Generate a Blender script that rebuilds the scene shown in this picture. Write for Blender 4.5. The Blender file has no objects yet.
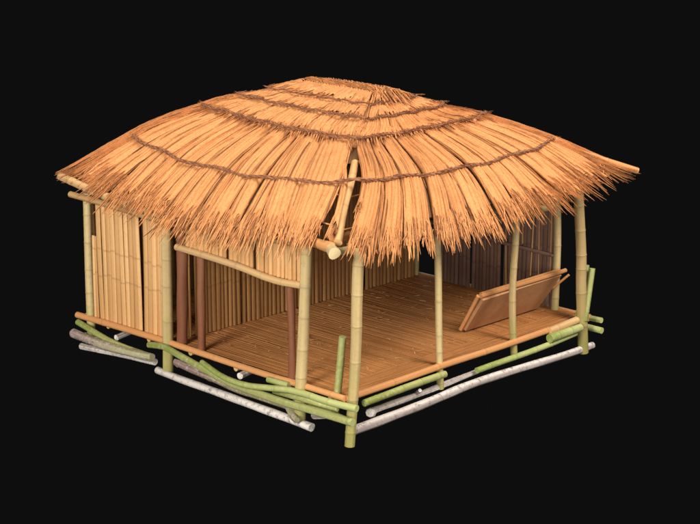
import bpy, math, random
from mathutils import Vector, Matrix
random.seed(11)
R = random.random
def U(a, b): return a + (b - a) * random.random()
scene = bpy.context.scene
C = scene.collection

# ------------------------------------------------------------------ materials
def new_mat(name):
    m = bpy.data.materials.new(name); m.use_nodes = True
    nt = m.node_tree
    b = nt.nodes['Principled BSDF']
    return m, nt, b
def N(nt, typ, **kw):
    n = nt.nodes.new(typ)
    for k, v in kw.items(): setattr(n, k, v)
    return n
def attr(nt, name):
    return N(nt, 'ShaderNodeAttribute', attribute_name=name).outputs['Fac']
def noise(nt, scale, detail=4, stretch=None, rough=.6):
    tc = N(nt, 'ShaderNodeTexCoord')
    mp = N(nt, 'ShaderNodeMapping')
    if stretch: mp.inputs['Scale'].default_value = stretch
    nt.links.new(tc.outputs['Object'], mp.inputs['Vector'])
    n = N(nt, 'ShaderNodeTexNoise'); n.inputs['Scale'].default_value = scale
    n.inputs['Detail'].default_value = detail; n.inputs['Roughness'].default_value = rough
    nt.links.new(mp.outputs['Vector'], n.inputs['Vector'])
    return n.outputs['Fac']
def ramp(nt, fac, stops):
    r = N(nt, 'ShaderNodeValToRGB'); e = r.color_ramp.elements
    e[0].position, e[0].color = stops[0][0], (*stops[0][1], 1)
    e[1].position, e[1].color = stops[-1][0], (*stops[-1][1], 1)
    for p, c in stops[1:-1]:
        x = e.new(p); x.color = (*c, 1)
    nt.links.new(fac, r.inputs['Fac']); return r.outputs['Color']
def mix(nt, fac, a, b, mode='MIX'):
    m = N(nt, 'ShaderNodeMix', data_type='RGBA', blend_type=mode)
    for sock, v in ((m.inputs[0], fac), (m.inputs[6], a), (m.inputs[7], b)):
        if isinstance(v, (int, float)): sock.default_value = v
        elif isinstance(v, tuple): sock.default_value = (*v, 1)
        else: nt.links.new(v, sock)
    return m.outputs[2]
def math_(nt, op, a, b=0.0):
    m = N(nt, 'ShaderNodeMath', operation=op)
    for i, v in enumerate((a, b)):
        if isinstance(v, (int, float)): m.inputs[i].default_value = v
        else: nt.links.new(v, m.inputs[i])
    return m.outputs[0]
def bump(nt, b, h, strength=.3, dist=.01):
    n = N(nt, 'ShaderNodeBump'); n.inputs['Strength'].default_value = strength
    n.inputs['Distance'].default_value = dist
    nt.links.new(h, n.inputs['Height']); nt.links.new(n.outputs['Normal'], b.inputs['Normal'])

def straw_material(name, stops, blot=(.30, .13, .045), rough=.85):
    m, nt, b = new_mat(name)
    c = ramp(nt, attr(nt, 'rnd'), stops)
    n1 = noise(nt, 3.2, 6, rough=.65)
    f = math_(nt, 'MULTIPLY', math_(nt, 'SUBTRACT', n1, .54), 2.2)
    f.node.use_clamp = True
    c = mix(nt, f, c, blot)
    n2 = noise(nt, 30, 6, rough=.8)
    c = mix(nt, .6, c, ramp(nt, n2, [(.36, (.56, .46, .38)), (.5, (1, 1, 1))]), 'MULTIPLY')
    nt.links.new(c, b.inputs['Base Color'])
    b.inputs['Roughness'].default_value = rough
    b.inputs['Specular IOR Level'].default_value = .2
    bump(nt, b, n2, .4, .01)
    return m
def bamboo_material(name, low, high, ring=(.22, .13, .06), rough=.5, spot=.35, spotcol=(.3, .2, .1), p0=.15, p1=.6, vlo=(.72, .66, .58)):
    m, nt, b = new_mat(name)
    n1 = noise(nt, 3, 5)
    al = math_(nt, 'ADD', attr(nt, 'along'), math_(nt, 'MULTIPLY', math_(nt, 'SUBTRACT', n1, .5), .5))
    c = ramp(nt, al, [(p0, low), (p1, high)])
    v = ramp(nt, attr(nt, 'rnd'), [(0, vlo), (1, (1.0, 1.0, 1.0))])
    c = mix(nt, 1.0, c, v, 'MULTIPLY')
    n2 = noise(nt, 14, 6, rough=.7)
    f = math_(nt, 'MULTIPLY', math_(nt, 'SUBTRACT', n2, .5), 2.5); f.node.use_clamp = True
    f = math_(nt, 'MULTIPLY', f, spot * 2)
    c = mix(nt, f, c, spotcol)
    c = mix(nt, math_(nt, 'MULTIPLY', attr(nt, 'ring'), .6), c, ring)
    nt.links.new(c, b.inputs['Base Color'])
    b.inputs['Roughness'].default_value = rough
    b.inputs['Specular IOR Level'].default_value = .12 if rough > .68 else .3
    bump(nt, b, n2, .25, .01)
    return m
M = {}
M['thatch'] = straw_material('thatch_straw', [(0, (.17, .065, .026)), (.2, (.36, .152, .055)), (.42, (.575, .247, .088)), (1, (.66, .30, .115))])
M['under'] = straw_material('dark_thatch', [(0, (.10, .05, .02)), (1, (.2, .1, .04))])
M['rope'] = straw_material('coir_rope', [(0, (.17, .07, .035)), (.5, (.30, .13, .066)), (1, (.44, .21, .11))], blot=(.16, .08, .055))
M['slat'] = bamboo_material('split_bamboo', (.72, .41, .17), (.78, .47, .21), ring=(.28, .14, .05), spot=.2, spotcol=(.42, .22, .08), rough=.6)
M['inner'] = bamboo_material('shaded_split_bamboo', (.44, .225, .083), (.48, .255, .095), ring=(.2, .1, .04), spot=.35, spotcol=(.25, .13, .06), rough=.7)  # darker copy of the split bamboo, interior shade put into its colour
M['back'] = bamboo_material('purple_brown_bamboo', (.24, .15, .115), (.31, .19, .14), ring=(.1, .06, .04), spot=.4, spotcol=(.15, .09, .07), rough=.8)  # even dark purple-brown for the end wall and its rail
M['post'] = bamboo_material('bamboo_post', (.38, .37, .12), (.62, .48, .235), ring=(.30, .22, .09), rough=.6, spot=.4, spotcol=(.36, .25, .10), p0=.02, p1=.36)
M['tan'] = bamboo_material('peeled_pole', (.62, .29, .11), (.64, .31, .12), ring=(.4, .2, .07), spot=.25, spotcol=(.42, .2, .07))
M['pale'] = bamboo_material('pale_pole', (.62, .40, .19), (.66, .43, .2), ring=(.4, .25, .1), spot=.2, spotcol=(.5, .3, .13))
M['green'] = bamboo_material('green_bamboo', (.27, .33, .085), (.42, .46, .17), ring=(.22, .25, .08), spot=.75, spotcol=(.50, .47, .25))
M['grey'] = bamboo_material('bleached_log', (.62, .57, .51), (.74, .69, .63), ring=(.35, .3, .22), spot=1.0, spotcol=(.22, .16, .15), rough=.6, vlo=(.42, .37, .36))
M['moss'] = bamboo_material('mossy_log', (.30, .22, .20), (.38, .36, .2), ring=(.2, .15, .1), spot=.8, spotcol=(.55, .48, .45), rough=.9, vlo=(.5, .42, .36))
M['brown'] = bamboo_material('red_brown_wood', (.23, .085, .04), (.24, .095, .045), ring=(.12, .04, .02), spot=.3, spotcol=(.12, .045, .025), rough=.6)
M['cut'] = bamboo_material('cut_wood', (.62, .48, .24), (.66, .52, .28), spot=.3, spotcol=(.45, .32, .16))
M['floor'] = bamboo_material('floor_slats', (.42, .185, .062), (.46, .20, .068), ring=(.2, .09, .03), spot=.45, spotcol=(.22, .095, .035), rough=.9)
M['board'] = bamboo_material('board_sheet', (.47, .245, .115), (.53, .29, .14), ring=(.3, .15, .07), spot=.8, spotcol=(.36, .18, .09), rough=.7)

# ------------------------------------------------------------------ mesh builder
class MB:
    def __init__(s): s.v = []; s.f = []; s.a = []; s.sm = []
    def add(s, co, al=0., ring=0., rnd=.5):
        s.v.append(tuple(co)); s.a.append((al, ring, rnd)); return len(s.v) - 1
    def face(s, idx, smooth=True): s.f.append(idx); s.sm.append(smooth)
    def build(s, name, mat, parent=None, label=None):
        me = bpy.data.meshes.new(name); me.from_pydata(s.v, [], s.f)
        me.polygons.foreach_set('use_smooth', s.sm)
        for i, n in enumerate(('along', 'ring', 'rnd')):
            at = me.attributes.new(n, 'FLOAT', 'POINT')
            at.data.foreach_set('value', [x[i] for x in s.a])
        me.materials.append(M[mat]); me.update()
        o = bpy.data.objects.new(name, me); C.objects.link(o)
        if parent: o.parent = parent; o.matrix_parent_inverse = Matrix.Translation(-Vector(parent.location)) if False else Matrix.Identity(4)
        if parent: 
            p = parent; off = Vector((0, 0, 0))
            while p: off += Vector(p.location); p = p.parent
            o.location = -off
        if label: o['label'] = label
        return o
def smooth_path(pts, n):
    P = [Vector(p) for p in pts]
    if len(P) == 2: return [P[0].lerp(P[1], i / n) for i in range(n + 1)]
    out = []
    for i in range(n + 1):
        t = i / n * (len(P) - 1); k = min(int(t), len(P) - 2); u = t - k
        a, b = P[k], P[k + 1]
        m0 = (b - P[k - 1]) / 2 if k else b - a
        m1 = (P[k + 2] - a) / 2 if k + 2 < len(P) else b - a
        out.append(a * (2*u**3 - 3*u*u + 1) + m0 * (u**3 - 2*u*u + u) + b * (3*u*u - 2*u**3) + m1 * (u**3 - u*u))
    return out
def tube(mb, pts, r0, r1=None, sides=10, n=None, nodes=None, rnd=None, wob=0., flat=1., capend=True, tip=False, al=None, bumpy=0., streak=.0, ref0=None):
    """round pole along pts; nodes = positions (0..1) of bamboo rings"""
    r1 = r0 if r1 is None else r1
    rnd = R() if rnd is None else rnd
    L = sum((Vector(pts[i+1]) - Vector(pts[i])).length for i in range(len(pts) - 1))
    n = n or max(1, int(L / .25))
    ts = [i / n for i in range(n + 1)]
    st = []                                        # (t, radius factor, ring)
    w = .014 / max(L, .01)
    nodes = nodes or []
    for t in ts:
        if all(abs(t - q) > 2.6 * w for q in nodes): st.append((t, 1, 0))
    for q in nodes:
        st += [(q - 2 * w, 1, 0), (q - .6 * w, 1.03, .15), (q, 1.075, 1), (q + .5 * w, 1.03, .6), (q + 2.2 * w, 1, 0)]
    st.sort()
    st = [x for x in st if 0 <= x[0] <= 1]
    base = smooth_path(pts, 60 if len(pts) > 2 else 1)
    def at(t):
        x = t * (len(base) - 1); k = min(int(x), len(base) - 2)
        return base[k].lerp(base[k + 1], x - k)
    ph = [U(0, 6.28) for _ in range(4)]; prev = None; rings = []
    ref = Vector(ref0) if ref0 else None
    sk = [min(1, max(0, rnd + random.gauss(0, streak))) if streak else rnd for _ in range(sides)]
    for (t, f, rg) in st:
        p = at(t); d = (at(min(1, t + .01)) - at(max(0, t - .01))).normalized()
        if ref is None:
            ref = d.cross(Vector((0, 0, 1)) if abs(d.z) < .9 else Vector((1, 0, 0))).normalized()
        ref = (ref - d * ref.dot(d)).normalized(); bi = d.cross(ref)
        if wob:
            p = p + ref * wob * math.sin(t * L * 2.1 + ph[0]) + bi * wob * math.sin(t * L * 1.7 + ph[1])
        r = (r0 + (r1 - r0) * t) * f
        ring = []
        for k in range(sides):
            a = 2 * math.pi * k / sides
            rr = r * (1 + (bumpy * (math.sin(3*a + ph[2] + t*L*4) + math.sin(2*a + ph[3] - t*L*7 )) if bumpy else 0))
            ring.append(mb.add(p + ref * math.cos(a) * rr + bi * math.sin(a) * rr * flat, t if al is None else al, rg, sk[k]))
        rings.append((ring, p, t))
    for (a, _, _), (b, _, _) in zip(rings, rings[1:]):
        for k in range(sides):
            mb.face((a[k], a[(k+1) % sides], b[(k+1) % sides], b[k]))
    if capend and not tip:
        for e, (ring, p, t) in ((0, rings[0]), (1, rings[-1])):
            c = [mb.add(mb.v[i], t if al is None else al, .15, 1) for i in ring]
            c2 = [mb.add(Vector(mb.v[i]).lerp(p, .35), t if al is None else al, .1, 1) for i in ring]
            for k in range(sides):
                q = (c[k], c[(k+1) % sides], c2[(k+1) % sides], c2[k]) if e else (c[k], c2[k], c2[(k+1) % sides], c[(k+1) % sides])
                mb.face(q, False)
            mb.face(tuple(c2 if e else c2[::-1]), False)
def nodes_every(L, step, j=.12):
    q = U(.3, 1) * step; o = []
    while q < L - .03: o.append(q / L); q += step * U(1 - j, 1 + j)
    return o
def plen(pts): return sum((Vector(pts[i+1]) - Vector(pts[i])).length for i in range(len(pts) - 1))
def bamboo(pts, r0, r1=None, step=.42, wob=.008, **k):
    mb = MB(); tube(mb, pts, r0, r1, sides=14, nodes=nodes_every(plen(pts), step, .3), wob=wob, streak=.3, **k); return mb
def straw(mb, pts, r, rnd):
    """thin three sided stalk with a tapering tip"""
    P = [Vector(p) for p in pts]; rings = []
    for i, p in enumerate(P):
        d = (P[min(i+1, len(P)-1)] - P[max(i-1, 0)]).normalized()
        a = d.cross(Vector((0, 0, 1)))
        a = a.normalized() if a.length > 1e-4 else Vector((1, 0, 0)); b = d.cross(a)
        rr = r * (1 if i < len(P) - 1 else .25)
        rings.append([mb.add(p + a * rr * math.cos(x) + b * rr * math.sin(x), i / len(P), 0, rnd) for x in (math.pi/2, math.pi*7/6, -math.pi/6)])
    for A, B in zip(rings, rings[1:]):
        for k in range(3): mb.face((A[k], A[(k+1) % 3], B[(k+1) % 3], B[k]), False)
    mb.face(tuple(rings[0]), False)

def thing(name, loc, label, cat, group=None):
    o = bpy.data.objects.new(name, None); C.objects.link(o); o.location = loc
    o['label'] = label; o['category'] = cat
    if group: o['group'] = group
    return o

# ------------------------------------------------------------------ the hut
hut = thing('bamboo_hut', (2.7, 2.8, -.4), 'raised bamboo hut with a domed golden straw thatch roof and open veranda', 'hut')

# --- roof surface: rectangles from the ridge (0) down to the eave (4)
LV = [  # z, x0, x1, y0, y1
    (3.64, 2.50, 2.85, 1.85, 3.35),
    (3.44, 1.86, 3.44, 1.40, 4.05),
    (3.20, 1.50, 4.32, 1.22, 4.55),
    (2.86, 0.68, 4.92, 0.32, 5.25),
    (2.08, -.46, 5.95, -.50, 5.72)]
BULGE = [(0, 0, 0, 0), (.05, .02, .02, .16), (.10, .06, .1, .26), (.38, .16, .2, .32), (.28, .10, .2, .1)]
def herm(vals, t):
    n = len(vals) - 1
    if t >= n: return vals[n] + (vals[n] - vals[n-1]) * (t - n) 
    if t < 0: t = 0
    k = min(int(t), n - 1); u = t - k
    a, b = vals[k], vals[k+1]
    m0 = (b - vals[k-1]) / 2 if k else b - a
    m1 = (vals[k+2] - a) / 2 if k + 2 <= n else b - a
    return a*(2*u**3-3*u*u+1) + m0*(u**3-2*u*u+u) + b*(3*u*u-2*u**3) + m1*(u**3-u*u)
def roof(face, s, t, h=0.):
    def raw(s, t):
        z, x0, x1, y0, y1 = [herm([l[i] for l in LV], t) for i in range(5)]
        b = herm([l[face] for l in BULGE], t)
        k = 4 * s * (1 - s); k = k ** .8 if k > 0 else 0
        z -= .4 * b * k
        e = max(0, t - 2.6) / 1.4
        z += .26 * e * e * abs(2*s - 1) ** 5
        wl = s if face == 0 else 1 - s if face == 3 else 0
        z += .10 * min(1, max(0, wl)) * math.sin(math.pi * min(1, max(0, (t - .9) / 2.2)))
        if face == 0: return Vector((x0 - b*k, y0 + (y1-y0)*s, z))
        if face == 1: return Vector((x0 + (x1-x0)*s, y0 - b*k, z))
        if face == 2: return Vector((x1 + b*k, y0 + (y1-y0)*s, z))
        return Vector((x0 + (x1-x0)*s, y1 + b*k, z))
    p = raw(s, t)
    if h:
        du = raw(s + .01, t) - raw(s - .01, t); dv = raw(s, t + .02) - raw(s, t - .02)
        n = du.cross(dv).normalized()
        if n.z < 0: n = -n
        p = p + n * h
    return p
GAP1 = .09                # the open wedge on the front face beside the near hip
# underside of the roof: coarse dark thatch, left open at the wedge
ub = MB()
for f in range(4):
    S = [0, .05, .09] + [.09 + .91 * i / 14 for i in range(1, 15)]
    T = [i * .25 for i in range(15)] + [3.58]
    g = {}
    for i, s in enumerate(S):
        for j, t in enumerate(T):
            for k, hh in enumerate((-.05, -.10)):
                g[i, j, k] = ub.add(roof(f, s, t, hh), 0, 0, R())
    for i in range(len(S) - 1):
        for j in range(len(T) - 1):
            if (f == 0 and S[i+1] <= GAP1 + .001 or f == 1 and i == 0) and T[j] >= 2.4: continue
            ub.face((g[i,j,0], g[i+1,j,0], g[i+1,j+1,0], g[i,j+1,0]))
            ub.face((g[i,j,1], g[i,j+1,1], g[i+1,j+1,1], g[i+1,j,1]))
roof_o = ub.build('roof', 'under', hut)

def bundle(face, sa, sb, t0, t1, lift, nstraw, thick=.05, fringe=1.0, dark=0., pinch=0.):
    mb = MB()
    wid = (roof(face, sb, t1) - roof(face, sa, t1)).length
    cols = max(6, int(wid / .022)); rows = max(4, int((t1 - t0) / .16))
    tone = random.choice((U(-.10, .0), U(.0, .14), U(.0, .14))) - dark
    skew = U(-.012, .012); sk2 = U(-.008, .008)
    crown = U(.6, 1.15); skx = U(3, 6)
    crnd = [min(1, max(0, .55 + tone + random.gauss(0, .065) - (.3 if R() < .02 else 0))) for _ in range(cols + 1)]
    cj = [U(-.007, .007) for _ in range(cols + 1)]
    ce = [U(-.20, .04) for _ in range(cols + 1)]
    gid = {}
    for i in range(cols + 1):
        u = i / cols
        for j in range(rows + 1):
            v = j / rows; t = t0 + (t1 - .06 + ce[i] - t0) * v
            s = sa - pinch * (1 - v) * (1 - u) + (sb - sa) * u + skew * v * v + sk2 * math.sin(v * 3)
            s = min(max(s, .001), .999) if not (face == 0 and sa < .2) else s
            h = lift + thick * crown * (1 - abs(2*u - 1) ** skx) * (.6 + .4 * v) + cj[i] + .012 * math.sin(v * 9 + i * 1.7)
            if v > .8: h -= .05 * (v - .8) / .2 * abs(2*u - 1)
            gid[i, j] = mb.add(roof(face, s, t, h), v, 0, crnd[i])
    for i in range(cols):
        for j in range(rows):
            mb.face((gid[i,j], gid[i,j+1], gid[i+1,j+1], gid[i+1,j]))
    # closed underside
    bid = {}
    for i in (0, cols):
        for j in range(rows + 1):
            v = j / rows; t = t0 + (t1 - .1 - t0) * v
            s = sa - pinch * (1 - v) * (1 - i / cols) + (sb - sa) * i / cols + skew * v * v
            bid[i, j] = mb.add(roof(face, s, t, lift - .035), v, 0, .2)
    for j in range(rows):
        mb.face((bid[0,j], bid[cols,j], bid[cols,j+1], bid[0,j+1]))
        mb.face((gid[0,j], bid[0,j], bid[0,j+1], gid[0,j+1]))
        mb.face((gid[cols,j], gid[cols,j+1], bid[cols,j+1], bid[cols,j]))
    # stalks
    for k in range(nstraw):
        end = R() < .88
        u = U(-.04, 1.04) if end or R() < .4 else random.choice((U(-.06, .02), U(.98, 1.06)))
        if end:
            ta = t1 - U(.08, .42); tb = t1 + (U(-.24, .05) if R() < .8 else U(.0, .2)) * fringe
        else:
            ta = U(t0, t1 - .5); tb = min(t1 - .05, ta + U(.5, 1.3))
        nseg = 4 if end else 5
        dr = random.gauss(0, .006); sp = random.gauss(0, .005) if end else 0
        hb = lift + thick * crown * (1 - min(1, abs(2*u - 1)) ** skx) * .95 + (U(-.03, .012) if end else U(-.004, .004))
        pts = []; dp = U(.4, 1.2)
        for q in range(nseg + 1):
            v = q / nseg; t = ta + (tb - ta) * v
            w = (t - t0) / (t1 - t0)
            s = sa - pinch * (1 - min(1, w)) * (1 - u) + (sb - sa) * u + skew * w * w + sk2 * math.sin(w * 3) + dr * v * (.4 if end else 1) + sp * v * v
            p = roof(face, s, t, hb - (.02 if q == 0 else 0))
            if t > t1 - .15: p.z -= .12 * (t - t1 + .15) * dp
            pts.append(p)
        straw(mb, pts, U(.005, .0095), min(1, max(0, ((.40 if face == 0 else .45) if end else .34) + tone + random.gauss(0, .22))))
    return mb
def cuts(a, b, wmean, j=.35):
    o = [a]
    while o[-1] < b - wmean * .6:
        o.append(min(b, o[-1] + wmean * U(1 - j, 1 + j)))
    o[-1] = b
    return o
# lower courses, ridge-side courses and cap
for face, a, b, w, ns in ((0, .092, 1, .080, 150), (1, .012, 1, .084, 150), (2, 0, 1, .1, 50), (3, 0, 1, .1, 50)):
    cs = cuts(a, b, w)
    for i in range(len(cs) - 1):
        prof = {0: (3.94, 3.86, 3.80, 3.92, 3.92, 3.86, 3.82, 3.82, 3.84),
                1: (4.02, 4.05, 3.96, 3.93, 3.97, 3.90, 3.80, 3.80, 3.86)}.get(face, (3.85,) * 9)
        q = (cs[i] + cs[i+1]) * 4; k = min(int(q), 7)
        t1 = prof[k] + (prof[k+1] - prof[k]) * (q - k) + U(-.06, .06)
        bundle(face, cs[i], cs[i+1] - U(.002, .014) * w / .07, 1.75, t1, U(-.015, .02), ns, thick=.065, pinch=.075 if face == 0 and i == 0 else 0).build('thatch_bundle', 'thatch', roof_o)
for face, a, b, w, ns in ((0, .0, 1, .13, 50), (1, .0, 1, .2, 50), (2, 0, 1, .34, 30), (3, 0, 1, .34, 30)):
    cs = cuts(a, b, w)
    for i in range(len(cs) - 1):
        bundle(face, cs[i], cs[i+1], .8, 2.12 + U(-.04, .03), .055 + U(-.01, .01), ns, thick=.04, dark=.05).build('thatch_bundle', 'thatch', roof_o)
for face, n in ((0, 3), (1, 2), (2, 3), (3, 2)):
    for i in range(n):
        for (ta, tb, lf) in ((.3, 1.12, .09), (-.0, .55, .13)):
            if tb < 1 and i: continue
            sa, sb = (i / n, (i + 1) / n) if tb > 1 else (0, 1)
            bundle(face, sa, sb, ta, tb, lf, 40, thick=.03, fringe=.6).build('thatch_bundle', 'thatch', roof_o)
def hip(face, s, ta, tb, n, r):
    mb = MB()
    tube(mb, [roof(face, s, ta + (min(tb, 3.45) - ta) * i / 8, .0) for i in range(9)], r, r * .8, sides=12, n=14, bumpy=.08, rnd=.5)
    for _ in range(n):
        a = U(ta, tb - .5); b = a + U(.5, 1.3); b = min(b, tb + U(-.05, .2)); th = U(-2.2, 2.2); q = []
        for i in range(6):
            t = a + (b - a) * i / 5; c = roof(face, s, t); d = (roof(face, s, t + .03) - c).normalized()
            e = d.cross(Vector((0, 0, 1))).normalized(); up = e.cross(d); th += U(-.12, .12)
            q.append(c + (e * math.sin(th) + up * math.cos(th)) * r * U(.95, 1.15))
        straw(mb, q, U(.005, .009), min(1, max(0, random.gauss(.45, .22))))
    return mb
for face, s_, ta, r in ((0, .995, .6, .10), (1, .995, .9, .085), (3, .995, .6, .1)):
    hip(face, s_, ta, 3.85, 420, r).build('thatch_bundle', 'thatch', roof_o)
hip(0, .004, .5, 2.05, 120, .07).build('thatch_bundle', 'thatch', roof_o)
# loose strips left hanging in the split at the near hip
bundle(0, .050, .066, 2.5, 3.8, .0, 10, thick=.02, fringe=.4).build('thatch_bundle', 'thatch', roof_o)
bundle(1, .000, .020, 1.9, 3.55, .02, 12, thick=.03, fringe=.5).build('thatch_bundle', 'thatch', roof_o)
# ropes that bind the courses
def rope(t, h, r, fuzz):
    mb = MB(); path = []
    for face, rev in ((0, 1), (1, 0), (2, 0), (3, 1)):
        ss = [i / 60 for i in range(60)]
        path += [roof(face, min(max(1 - s if rev else s, .004), .996), t + .02 * math.sin(s * 23 + face), h + .008 * math.sin(s * 40 + face)) for s in ss]
    n = len(path)
    for strand in range(2):
        pts = []; rings = []
        for i in range(n * 3 + 1):
            x = i / 3; k = int(x) % n; p = path[k].lerp(path[(k+1) % n], x - int(x))
            d = (path[(k+1) % n] - path[k]).normalized(); a = d.cross(Vector((0, 0, 1))).normalized(); b = d.cross(a)
            th = i * .62 + strand * math.pi
            c = p + (a * math.cos(th) + b * math.sin(th)) * r * .55
            rr = r * .72 * (1 + .12 * math.sin(i * .9 + strand))
            rings.append([mb.add(c + (a * math.cos(q * 1.0472) + b * math.sin(q * 1.0472)) * rr, 0, 0, min(1, max(0, random.gauss(.5, .2)))) for q in range(6)])
        for A, B in zip(rings, rings[1:]):
            for q in range(6): mb.face((A[q], A[(q+1) % 6], B[(q+1) % 6], B[q]))
    for i in range(fuzz):
        k = random.randrange(n); p = path[k]; d = (path[(k+3) % n] - p)
        if d.length > .6: continue
        d = d.normalized()
        e = Vector((U(-1, 1), U(-1, 1), U(-.5, 1))) * r * 1.2
        L = U(.04, .13) * random.choice((-1, 1))
        straw(mb, [p + e * .5, p + d * L * .5 + e * 1.05, p + d * L + e * U(.9, 1.5)], U(.0035, .007), R())
    return mb
rope(3, .066, .022, 3000).build('rope', 'rope', roof_o)
rope(2, .10, .019, 2600).build('rope', 'rope', roof_o)
cap = MB()
for _ in range(1100):
    y = U(1.75, 3.45); x = 2.66 + random.gauss(0, .16); l = U(.15, .5); z = 3.785 - abs(x - 2.66) ** 2 * 1.6 + U(-.01, .03)
    dx = random.gauss(0, .03)
    straw(cap, [(x, y, z - .03), (x + dx, y - l * .5, z), (x + 2 * dx, y - l, z - .01 - .25 * max(0, 2.0 - y + l))], U(.007, .012), min(1, max(0, random.gauss(.5, .25))))
tube(cap, [(2.66, 1.85, 3.58), (2.66, 2.6, 3.64), (2.66, 3.4, 3.58)], .36, sides=20, n=14, bumpy=.03, flat=.4)
cap.build('ridge_cap', 'thatch', roof_o)
rope(1.08, .118, .015, 1800).build('rope', 'rope', roof_o)
rope(.55, .14, .006, 1300).build('rope', 'rope', roof_o)
# poles of the roof
def part(name, mb, mat, par, label=None): return mb.build(name, mat, par, label)
hipA = [(1.12, .88, 3.03), (.80, .62, 2.87), (.35, .33, 2.58), (-.16, -.05, 2.25)]
part('hip_pole', bamboo(hipA, .055, .06, step=.9), 'slat', roof_o)
part('hip_pole', bamboo([(.95, .86, 2.62), (.01, .21, 2.3)], .045, .05, step=.9), 'slat', roof_o)
part('hip_pole', bamboo([roof(1, .99, 3.0, .06), roof(1, .995, 3.5, .05), (5.97, -.5, 2.38)], .048, .052, step=.6), 'tan', roof_o)
part('eave_pole', bamboo([(-.35, 5.82, 2.31), (-.35, 4.67, 2.17), (-.36, 3.0, 2.12), (-.25, 1.2, 2.2)], .065, step=.9), 'pale', roof_o)
for y in (1.0, 2.0, 3.0, 4.2, 5.0):
    part('rafter', bamboo([(.08, y, 2.02), (1.2, 1.9 + (y - 1.9) * .6 if 0 else y * .7 + .85, 2.88)], .04), 'pale', roof_o)
for x in (.9, 2.0, 3.2, 4.4):
    part('rafter', bamboo([(x, -.12, 2.0), (x * .7 + .8, 1.0, 2.88)], .04), 'pale', roof_o)
for z, e in ((2.42, .02), (2.72, .45)):         # battens seen through the open wedge
    part('batten', bamboo([(e, e + .9, z), (e + .02, e + .02, z)], .011), 'tan', roof_o)
    part('batten', bamboo([(e - .05, e, z - .03), (e + .9, e, z - .03)], .011), 'tan', roof_o)

# --- top plates
part('beam', bamboo([(-.1, 5.92, 1.98), (-.1, 3.6, 1.93), (-.1, .75, 2.08)], .05, step=.8), 'pale', hut)
lg = MB(); tube(lg, [(-.16, 1.3, 2.14), (-.17, .5, 2.19), (-.33, -.10, 2.22)], .06, .075, sides=16, n=14, wob=.01, bumpy=.06, streak=.3)
part('beam', lg, 'tan', hut)
lg = MB(); tube(lg, [(-.27, .0, 2.21), (-.34, -.12, 2.20), (-.42, -.25, 2.19)], .07, .082, sides=16, n=8, bumpy=.06, streak=.3)
part('beam_end', lg, 'cut', hut)
part('beam', bamboo([(-.28, -.02, 2.16), (.15, -.12, 2.14), (2.6, -.08, 2.06), (4.4, -.05, 2.0)], .055, step=.8), 'post', hut)
part('beam', bamboo([(-.10, .12, 2.28), (.5, .06, 2.26), (1.5, .05, 2.2)], .06, step=.8), 'tan', hut)
part('beam', bamboo([(5.45, .3, 1.97), (5.45, 5.85, 2.0)], .05, step=.8), 'post', hut)
part('beam', bamboo([(.1, 5.68, 2.0), (5.6, 5.68, 2.04)], .05, step=.8), 'post', hut)

# --- posts
def post(pts, r0, r1=None, mat='post', label=None, step=.42, name='post'):
    part(name, bamboo(pts, r0, r1, step=step, wob=.012), mat, hut, label)
post([(0, 5.65, -.42), (.01, 5.67, .8), (0, 5.66, 2.02)], .07, .06)
post([(-.09, 3.66, -.43), (-.08, 3.64, .8), (-.08, 3.62, 1.87)], .082, .075)
post([(-.10, .76, -.44), (-.10, .70, .4), (-.10, .63, 2.16)], .083, .080)
post([(.02, -.11, -.66), (.07, -.13, .5), (.06, -.19, 1.4), (.12, -.21, 2.2)], .072, .08)
post([(1.98, -.02, -.32), (1.93, -.02, .5), (1.86, -.02, 2.08)], .052)
post([(3.67, -.02, -.22), (3.58, -.02, .9), (3.62, -.02, 2.08)], .055)
post([(5.26, -.12, -.5), (5.16, -.10, .6), (5.14, -.1, 1.2), (5.03, -.1, 2.2)], .085, .08)
post([(5.45, .60, -.3), (5.43, .6, 1), (5.45, .66, 2.05)], .06)
post([(5.44, 3.62, -.3), (5.44, 3.62, 2.0)], .045)
post([(5.45, 5.66, -.42), (5.45, 5.66, 2.0)], .07)
def wood(pts, r, flat=1.):
    mb = MB(); tube(mb, pts, r, sides=12, n=18, wob=.012, bumpy=.05, flat=flat)
    part('wooden_post', mb, 'brown', hut)
wood([(.04, 3.46, -.02), (.03, 3.40, 1), (.02, 3.36, 2.0)], .085)
wood([(.02, 2.99, -.02), (0, 2.97, .8), (.01, 2.95, 1.54)], .062)
wood([(.02, 1.06, -.10), (.03, 1.05, .7), (.02, 1.04, 1.52)], .055)

# --- slatted walls
def slats(p0, p1, zb, zt, dia, mat, name, nz=(.4, .8, 1.2, 1.6), lean=.0, gap=.06, ragged=.03, fl=.62, miss=0.):
    """vertical split canes side by side from p0 to p1 (xy), one mesh"""
    mb = MB(); p0 = Vector((*p0, 0)); p1 = Vector((*p1, 0)); L = (p1 - p0).length
    n = max(1, round(L / dia)); d = (p1 - p0) / L; out = Vector((d.y, -d.x, 0))
    for i in range(n):
        if R() < miss: continue
        c = p0 + d * (L * (i + .5) / n + U(-.004, .004)) + out * U(-.008, .008)
        zt_ = zt + U(-ragged, ragged); zb_ = zb + U(-ragged, ragged) * .3
        H = zt_ - zb_
        nd = [max(.02, min(.98, (z + U(-.035, .035) - zb_) / H)) for z in nz if zb_ + .08 < z < zt_ - .08]
        l0 = lean + U(-.008, .008)
        tube(mb, [c + Vector((0, 0, zb_)) , c + d * l0 * H + Vector((0, 0, zt_))], L / n * .5 * U(.92, 1.0 + gap), sides=12, n=3, nodes=nd, wob=.004, flat=fl, ref0=d, streak=.22)
    return part(name, mb, mat, hut)
NZ = (.76, 1.17)
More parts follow.
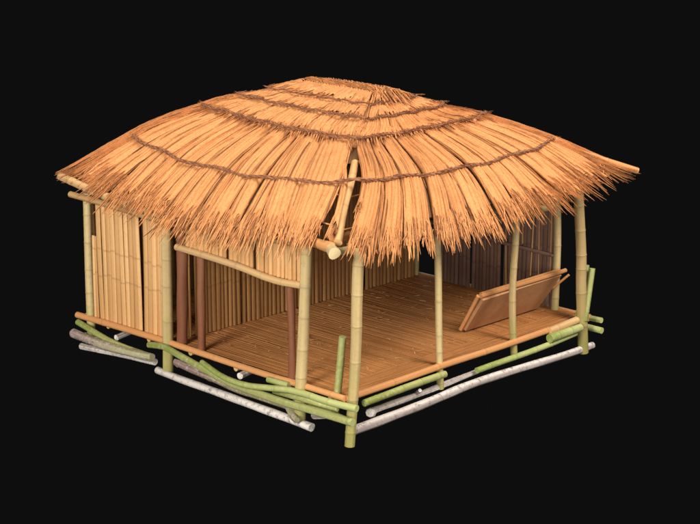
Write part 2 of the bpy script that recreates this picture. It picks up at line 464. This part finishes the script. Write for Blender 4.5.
slats((.0, 5.545), (.0, 5.43), .02, 1.34, .055, 'slat', 'wall_panel', NZ)
slats((.0, 5.41), (.0, 4.87), .0, 1.93, .108, 'slat', 'wall_panel', NZ, fl=.45)
slats((.0, 4.845), (.0, 4.34), .0, 1.93, .108, 'slat', 'wall_panel', NZ, fl=.45, lean=-.006)
slats((.0, 4.295), (.0, 3.79), .0, 1.93, .108, 'slat', 'wall_panel', NZ, fl=.45, lean=.012)
wf = MB()
tube(wf, [(.02, 5.57, 1.30), (.02, 5.41, 1.30)], .025, sides=8)
tube(wf, [(.02, 5.43, 1.30), (.02, 5.43, 1.95)], .025, sides=8)
part('window_frame', wf, 'brown', hut)
# lintel above the wide opening
slats((-.01, 3.26), (-.01, 2.36), 1.53, 2.12, .085, 'slat', 'lintel_panel', ())
slats((-.01, 2.30), (-.01, 1.78), 1.52, 2.12, .085, 'slat', 'lintel_panel', ())
slats((-.01, 1.72), (-.01, .90), 1.50, 2.14, .085, 'slat', 'lintel_panel', ())
slats((-.01, .88), (-.01, .70), 1.50, 2.14, .075, 'slat', 'lintel_panel', ())
part('lintel_rail', bamboo([(-.08, 3.40, 1.56), (-.08, 2.1, 1.525), (-.08, 1.3, 1.475), (-.07, .70, 1.50)], .052, step=.7), 'pale', hut)
# partition between the closed room and the veranda
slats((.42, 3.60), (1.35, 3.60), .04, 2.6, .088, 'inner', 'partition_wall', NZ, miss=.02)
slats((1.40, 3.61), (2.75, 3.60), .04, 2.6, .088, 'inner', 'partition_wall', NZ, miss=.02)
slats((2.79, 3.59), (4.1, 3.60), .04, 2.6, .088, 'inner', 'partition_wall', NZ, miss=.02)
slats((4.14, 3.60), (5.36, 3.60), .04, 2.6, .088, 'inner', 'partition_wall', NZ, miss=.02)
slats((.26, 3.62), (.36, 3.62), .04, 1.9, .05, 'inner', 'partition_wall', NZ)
# end wall
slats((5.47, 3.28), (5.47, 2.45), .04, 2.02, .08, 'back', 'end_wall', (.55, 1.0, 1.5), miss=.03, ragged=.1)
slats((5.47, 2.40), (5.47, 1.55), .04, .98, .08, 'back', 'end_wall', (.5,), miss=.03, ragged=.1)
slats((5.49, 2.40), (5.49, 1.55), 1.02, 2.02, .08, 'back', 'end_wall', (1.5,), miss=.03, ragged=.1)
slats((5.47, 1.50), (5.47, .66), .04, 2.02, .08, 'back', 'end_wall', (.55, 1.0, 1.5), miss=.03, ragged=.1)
for y, z0, z1 in ((2.1, 1.0, 1.9), (1.62, .1, 1.6), (1.3, 1.0, 1.9), (1.12, .5, 1.9), (.95, .2, 1.8), (.72, .3, 1.9), (2.75, .9, 1.7)):
    pc = MB(); tube(pc, [(5.43, y, z0), (5.425, y + U(-.06, .06), z1)], .016, .010, sides=6, streak=.3)
    part('light_gap_sliver', pc, 'slat', hut)  # pale sliver standing in for light through the end wall's gaps
part('wall_rail', bamboo([(5.41, 3.3, 1.02), (5.40, 2.2, .98), (5.40, .6, .92)], .03), 'back', hut)
# walls of the closed room round the back
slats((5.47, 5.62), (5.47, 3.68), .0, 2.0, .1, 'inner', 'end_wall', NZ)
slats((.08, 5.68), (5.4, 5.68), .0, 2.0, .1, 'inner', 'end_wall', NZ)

# --- floor
fl = MB()
x = .06
while x < 5.5:
    w = U(.026, .04)
    tube(fl, [(x + w/2, .42 + U(0, .02), .032), (x + w/2, 5.66, .032)], w * .53, sides=8, n=8, flat=.35, wob=.004)
    x += w
y = .02
while y < .40:
    w = U(.026, .038)
    tube(fl, [(.03, y + w/2, .036), (5.5, y + w/2, .036)], w * .53, sides=8, n=8, flat=.35, wob=.004)
    y += w
floor_o = part('floor', fl, 'floor', hut)
jo = MB()
for y in (.25, 1.2, 2.2, 3.2, 4.2, 5.2): tube(jo, [(-.02, y, -.055), (5.5, y, -.055)], .045, sides=10, wob=.01)
part('floor_joists', jo, 'pale', hut)
part('floor_edge', bamboo([(-.06, 5.94, -.005), (-.06, 3.73, .025), (-.05, 2.06, .02), (-.05, .81, .03), (-.04, -.06, .03)], .052, .045, step=1.1), 'tan', hut)
part('floor_edge', bamboo([(-.0, -.05, .02), (1.08, -.05, .025), (2.15, -.05, .04), (3.28, -.05, .035), (4.45, -.05, .035)], .05, step=1.1), 'tan', hut)
part('floor_edge', bamboo([(4.40, -.08, .04), (5.2, -.06, .05)], .06, step=.5), 'pale', hut)
part('floor_edge', bamboo([(5.54, -.0, .0), (5.54, 5.8, .0)], .06, step=.8), 'tan', hut)
part('floor_edge', bamboo([(-.0, 5.76, .0), (5.5, 5.76, .0)], .06, step=.8), 'tan', hut)

# ------------------------------------------------------------------ tilted board on the veranda
bd = thing('tilted_board', (4.3, .8, .08), 'tilted flat brown board with pole edges propped on the veranda floor', 'board')
def quad_slab(a, b, c, d, th):
    mb = MB(); a, b, c, d = map(Vector, (a, b, c, d)); n = (b - a).cross(d - a).normalized() * th
    m = 14
    for side in (0, 1):
        g = {}
        for i in range(m + 1):
            for j in range(6):
                p = a.lerp(b, i / m).lerp(d.lerp(c, i / m), j / 5) + n * side
                g[i, j] = mb.add(p, j / 5, 0, .4 + .5 * R())
        for i in range(m):
            for j in range(5):
                q = (g[i,j], g[i+1,j], g[i+1,j+1], g[i,j+1]); mb.face(q if side else q[::-1], False)
        e = [g[0,0], g[m,0], g[m,5], g[0,5]]
        if side == 0: e0 = e
    for k in range(4): mb.face((e0[k], e0[(k+1) % 4], e[(k+1) % 4], e[k]), False)
    return mb
bl, br, tr, tl = (3.42, .80, .10), (5.20, .80, .10), (5.34, .46, .68), (3.38, .42, .67)
part('board', quad_slab(bl, br, tr, tl, .05), 'board', bd)
part('edge_pole', bamboo([(3.36, .41, .70), (5.46, .44, .715)], .035, step=.6), 'tan', bd)
part('edge_pole', bamboo([(3.42, .47, .715), (5.35, .50, .72)], .03, step=.6), 'tan', bd)
part('edge_pole', bamboo([(3.40, .84, .09), (3.36, .46, .71)], .032, step=.6), 'tan', bd)
part('edge_pole', bamboo([(5.33, .56, .42), (5.42, .33, .66)], .02, step=.6), 'tan', bd)

# ------------------------------------------------------------------ loose poles round the base: each a thing of its own
def loose(name, pts, r0, r1, mat, label, cat, group, step=.5, rough=0., wob=.01, stubs=()):
    mb = MB()
    L = plen(pts)
    if rough:
        tube(mb, pts, r0, r1, sides=20, n=max(10, int(L / .07)), wob=wob, bumpy=rough, streak=.5)
        P = smooth_path(pts, 60)
        for _ in range(int(L * 12) if mat == 'moss' else 0):                       # peeling strips of bark
            k = random.randrange(58); d = (P[k+1] - P[k]).normalized(); e = d.cross(Vector((0, 0, 1))).normalized(); up = e.cross(d)
            th = U(0, 6.28); l = U(.05, .22); rr = r0 + (r1 - r0) * k / 60
            o_ = lambda x, g: P[k] + d * x + (e * math.cos(th) + up * math.sin(th)) * rr * g
            straw(mb, [o_(0, .99), o_(l * .5, 1.03), o_(l, U(1.0, 1.08))], U(.004, .009), R())
    else: tube(mb, pts, r0, r1, sides=16, nodes=nodes_every(L, step, .3), wob=wob, streak=.3)
    for a, b, r in stubs: tube(mb, [a, b], r, r * .8, sides=8)
    o = mb.build(name, mat)
    o['label'] = label; o['category'] = cat; o['group'] = group
    return o
GP, GL, GS, GT = 'green bamboo poles laid along the base', 'bleached logs under the hut', 'green stakes standing at the corners', 'sticks lying under the walled end'
loose('bamboo_pole', [(-.18, 3.98, -.05), (-.20, 3.6, .0), (-.20, 3.23, -.06), (-.20, 2.78, -.13), (-.2, 2.21, -.21), (-.2, 1.65, -.22), (-.22, .9, -.21), (-.22, .48, -.2), (-.16, -.34, -.22)], .048, .056, 'green', 'long bent green bamboo pole starting at the post beside the slatted panels', 'bamboo pole', GP)
loose('bamboo_pole', [(-.17, 2.76, -.06), (-.28, 2.18, -.12), (-.3, 1.62, -.11), (-.22, .78, .0), (-.22, .12, -.0), (-.14, -.40, -.01)], .040, .05, 'green', 'upper green bamboo pole crossing the front of the near corner post', 'bamboo pole', GP)
loose('bamboo_pole', [(-.12, 1.38, .0), (-.12, .95, .01)], .045, .045, 'green', 'short green bamboo length tucked behind the brown post nearest the corner', 'bamboo pole', GP)
loose('bamboo_pole', [(.24, -.15, -.075), (1.95, -.14, -.07)], .05, .05, 'green', 'straight green bamboo pole under the floor edge right of the near corner', 'bamboo pole', GP)
loose('bamboo_pole', [(2.68, -.12, -.2), (3.9, -.12, -.165), (5.03, -.13, -.12)], .045, .045, 'green', 'thin green bamboo pole beneath the tilted board, just above the bleached log', 'bamboo pole', GP)
loose('bamboo_pole', [(4.33, -.17, -.055), (5.10, -.17, -.03)], .068, .062, 'green', 'short thick green bamboo piece at the far end of the right side', 'bamboo pole', GP, step=.3)
loose('bamboo_pole', [(5.6, .9, -.04), (5.56, -.22, .0)], .045, .045, 'green', 'upper of two green pole ends sticking out past the right corner post', 'bamboo pole', GP)
loose('bamboo_pole', [(5.5, .9, -.14), (5.5, -.28, -.16)], .05, .05, 'green', 'lower of two green pole ends sticking out past the right corner post', 'bamboo pole', GP)
loose('bamboo_stake', [(.03, .20, -.25), (.02, .15, .1), (.0, .03, .89)], .056, .052, 'green', 'upright green stake standing at the near corner of the floor', 'stake', GS)
loose('bamboo_stake', [(5.17, -.0, -.1), (5.29, -.02, .25), (5.41, -.02, .89)], .05, .048, 'green', 'leaning green stake just behind the right corner post', 'stake', GS)
loose('bamboo_stake', [(5.21, -.15, .05), (5.26, -.15, .3), (5.37, -.15, .87)], .052, .05, 'green', 'outermost green stake, standing clear of the right corner post', 'stake', GS)
loose('log', [(-.14, 3.84, -.43), (-.13, 2.2, -.475), (-.12, .50, -.51)], .055, .06, 'grey', 'long bleached log lying lowest below the wide front opening', 'log', GL, rough=.03)
loose('log', [(.08, -.10, -.46), (2.5, -.12, -.385), (5.52, -.1, -.43)], .07, .055, 'grey', 'longest bleached log running along the whole right side at the bottom', 'log', GL, rough=.03)
loose('log', [(.50, .0, -.33), (1.3, .0, -.30), (2.80, .0, -.26)], .05, .04, 'grey', 'thinner knobbly bleached log lying on the longest one near the corner', 'log', GL, rough=.07, stubs=[((1.5, -.0, -.28), (1.45, -.1, -.2), .035), ((.55, 0, -.33), (.46, -.06, -.30), .075)])
loose('log', [(-.06, 3.50, -.25), (-.04, 2.3, -.33), (-.04, .96, -.33)], .055, .07, 'moss', 'mottled mossy purple-grey log between the green pole and the bleached log', 'log', GL, rough=.06, stubs=[((-.04, 1.0, -.36), (-.14, .86, -.40), .09)])
loose('log', [(.2, 2.05, -.10), (-.12, 1.98, -.10)], .045, .05, 'grey', 'short bleached stub poking out beneath the front floor edge', 'log', GL, rough=.05)
loose('stick', [(-.16, 5.80, -.08), (-.2, 4.88, -.19), (-.17, 3.95, -.23)], .05, .045, 'green', 'green stick, topmost of the pile under the walled end', 'stick', GT)
loose('stick', [(-.30, 5.75, -.22), (-.3, 4.73, -.23), (-.26, 3.81, -.20)], .072, .06, 'moss', 'brown mottled stick with a reddish end, thickest of the pile', 'stick', GT, rough=.05)
loose('stick', [(-.14, 5.74, -.47), (-.14, 5.06, -.40), (-.18, 3.86, -.30)], .05, .05, 'grey', 'pale grey stick at the bottom of the pile under the walled end', 'stick', GT, rough=.04)
loose('stick', [(.75, 5.0, -.12), (-.1, 4.88, -.16)], .045, .045, 'grey', 'whitish stick crossing beneath the walled end at right angles', 'stick', GT, rough=.05)

loose('log', [(.12, .92, -.16), (-.16, .86, -.33), (-.26, .66, -.40)], .06, .045, 'moss', 'stubby mossy piece wedged at the foot of the thick front post', 'log', GL, rough=.09)
loose('log', [(-.02, .56, -.36), (-.06, .30, -.30)], .05, .035, 'grey', 'smallest chip of bleached wood lying between the two near posts', 'log', GL, rough=.09)
loose('bamboo_pole', [(-.10, 1.30, -.18), (-.20, .75, -.10), (-.06, .05, -.13)], .034, .04, 'green', 'thin crooked green stick threaded between the two long green poles at the near corner', 'bamboo pole', GP)
loose('bamboo_pole', [(-.02, 1.0, -.30), (.02, .45, -.24), (.04, .02, -.28)], .036, .03, 'green', 'lowest green stick behind the foot of the thick front post', 'bamboo pole', GP)
# straw litter on the floor
lt = MB()
for _ in range(160):
    x, y = U(.4, 5.2), U(.5, 3.45); a = U(0, 6.28); l = U(.03, .12)
    straw(lt, [(x, y, .066), (x + l * math.cos(a), y + l * math.sin(a), .07)], U(.005, .009), R())
o = lt.build('straw_litter', 'slat'); o['kind'] = 'stuff'; o['label'] = 'bits of pale straw scattered over the veranda floor'; o['category'] = 'straw'

# ------------------------------------------------------------------ camera
cam = bpy.data.cameras.new('camera'); co = bpy.data.objects.new('camera', cam); C.objects.link(co)
loc = Vector((-16.33386761, -16.20387899, 8.00539))
d = Vector((.6891, .6784, -.2545))
co.location = loc
co.rotation_euler = d.to_track_quat('-Z', 'Y').to_euler()
cam.sensor_width = 36; cam.lens = 1769.26 * 36 / 700
cam.clip_end = 500
scene.camera = co

# ------------------------------------------------------------------ light: unseen area lamps, plain near-black backdrop
w = bpy.data.worlds.new('World'); scene.world = w; w.use_nodes = True
w.node_tree.nodes['Background'].inputs[0].default_value = (.0045, .0045, .0045, 1)
w.node_tree.nodes['Background'].inputs[1].default_value = 1
def lamp(name, loc, target, size, power, col):
    l = bpy.data.lights.new(name, 'AREA'); l.shape = 'DISK'; l.size = size; l.energy = power; l.color = col
    o = bpy.data.objects.new(name, l); C.objects.link(o); o.location = loc
    o.rotation_euler = (Vector(target) - Vector(loc)).to_track_quat('-Z', 'Y').to_euler()
T = (2.6, 2.6, 1.2)
lamp('key_lamp', (-24, -4, 11), T, 10, 8300, (1, .95, .88))
lamp('fill_lamp', (4, -18, 20), T, 11, 8800, (1, .92, .85))
lamp('front_fill_lamp', (-18, -20, 5), T, 10, 2400, (1, .96, .92))  # added low fill, stands in for light bounced off the ground
lamp('top_lamp', (0, 2, 26), T, 14, 2500, (1, .96, .92))
lamp('back_fill_lamp', (24, 20, 10), T, 10, 900, (1, .96, .92))  # added behind the hut to brighten its dark rear
vs = scene.view_settings
vs.view_transform = 'Standard'; vs.look = 'None'; vs.exposure = 0; vs.gamma = 1
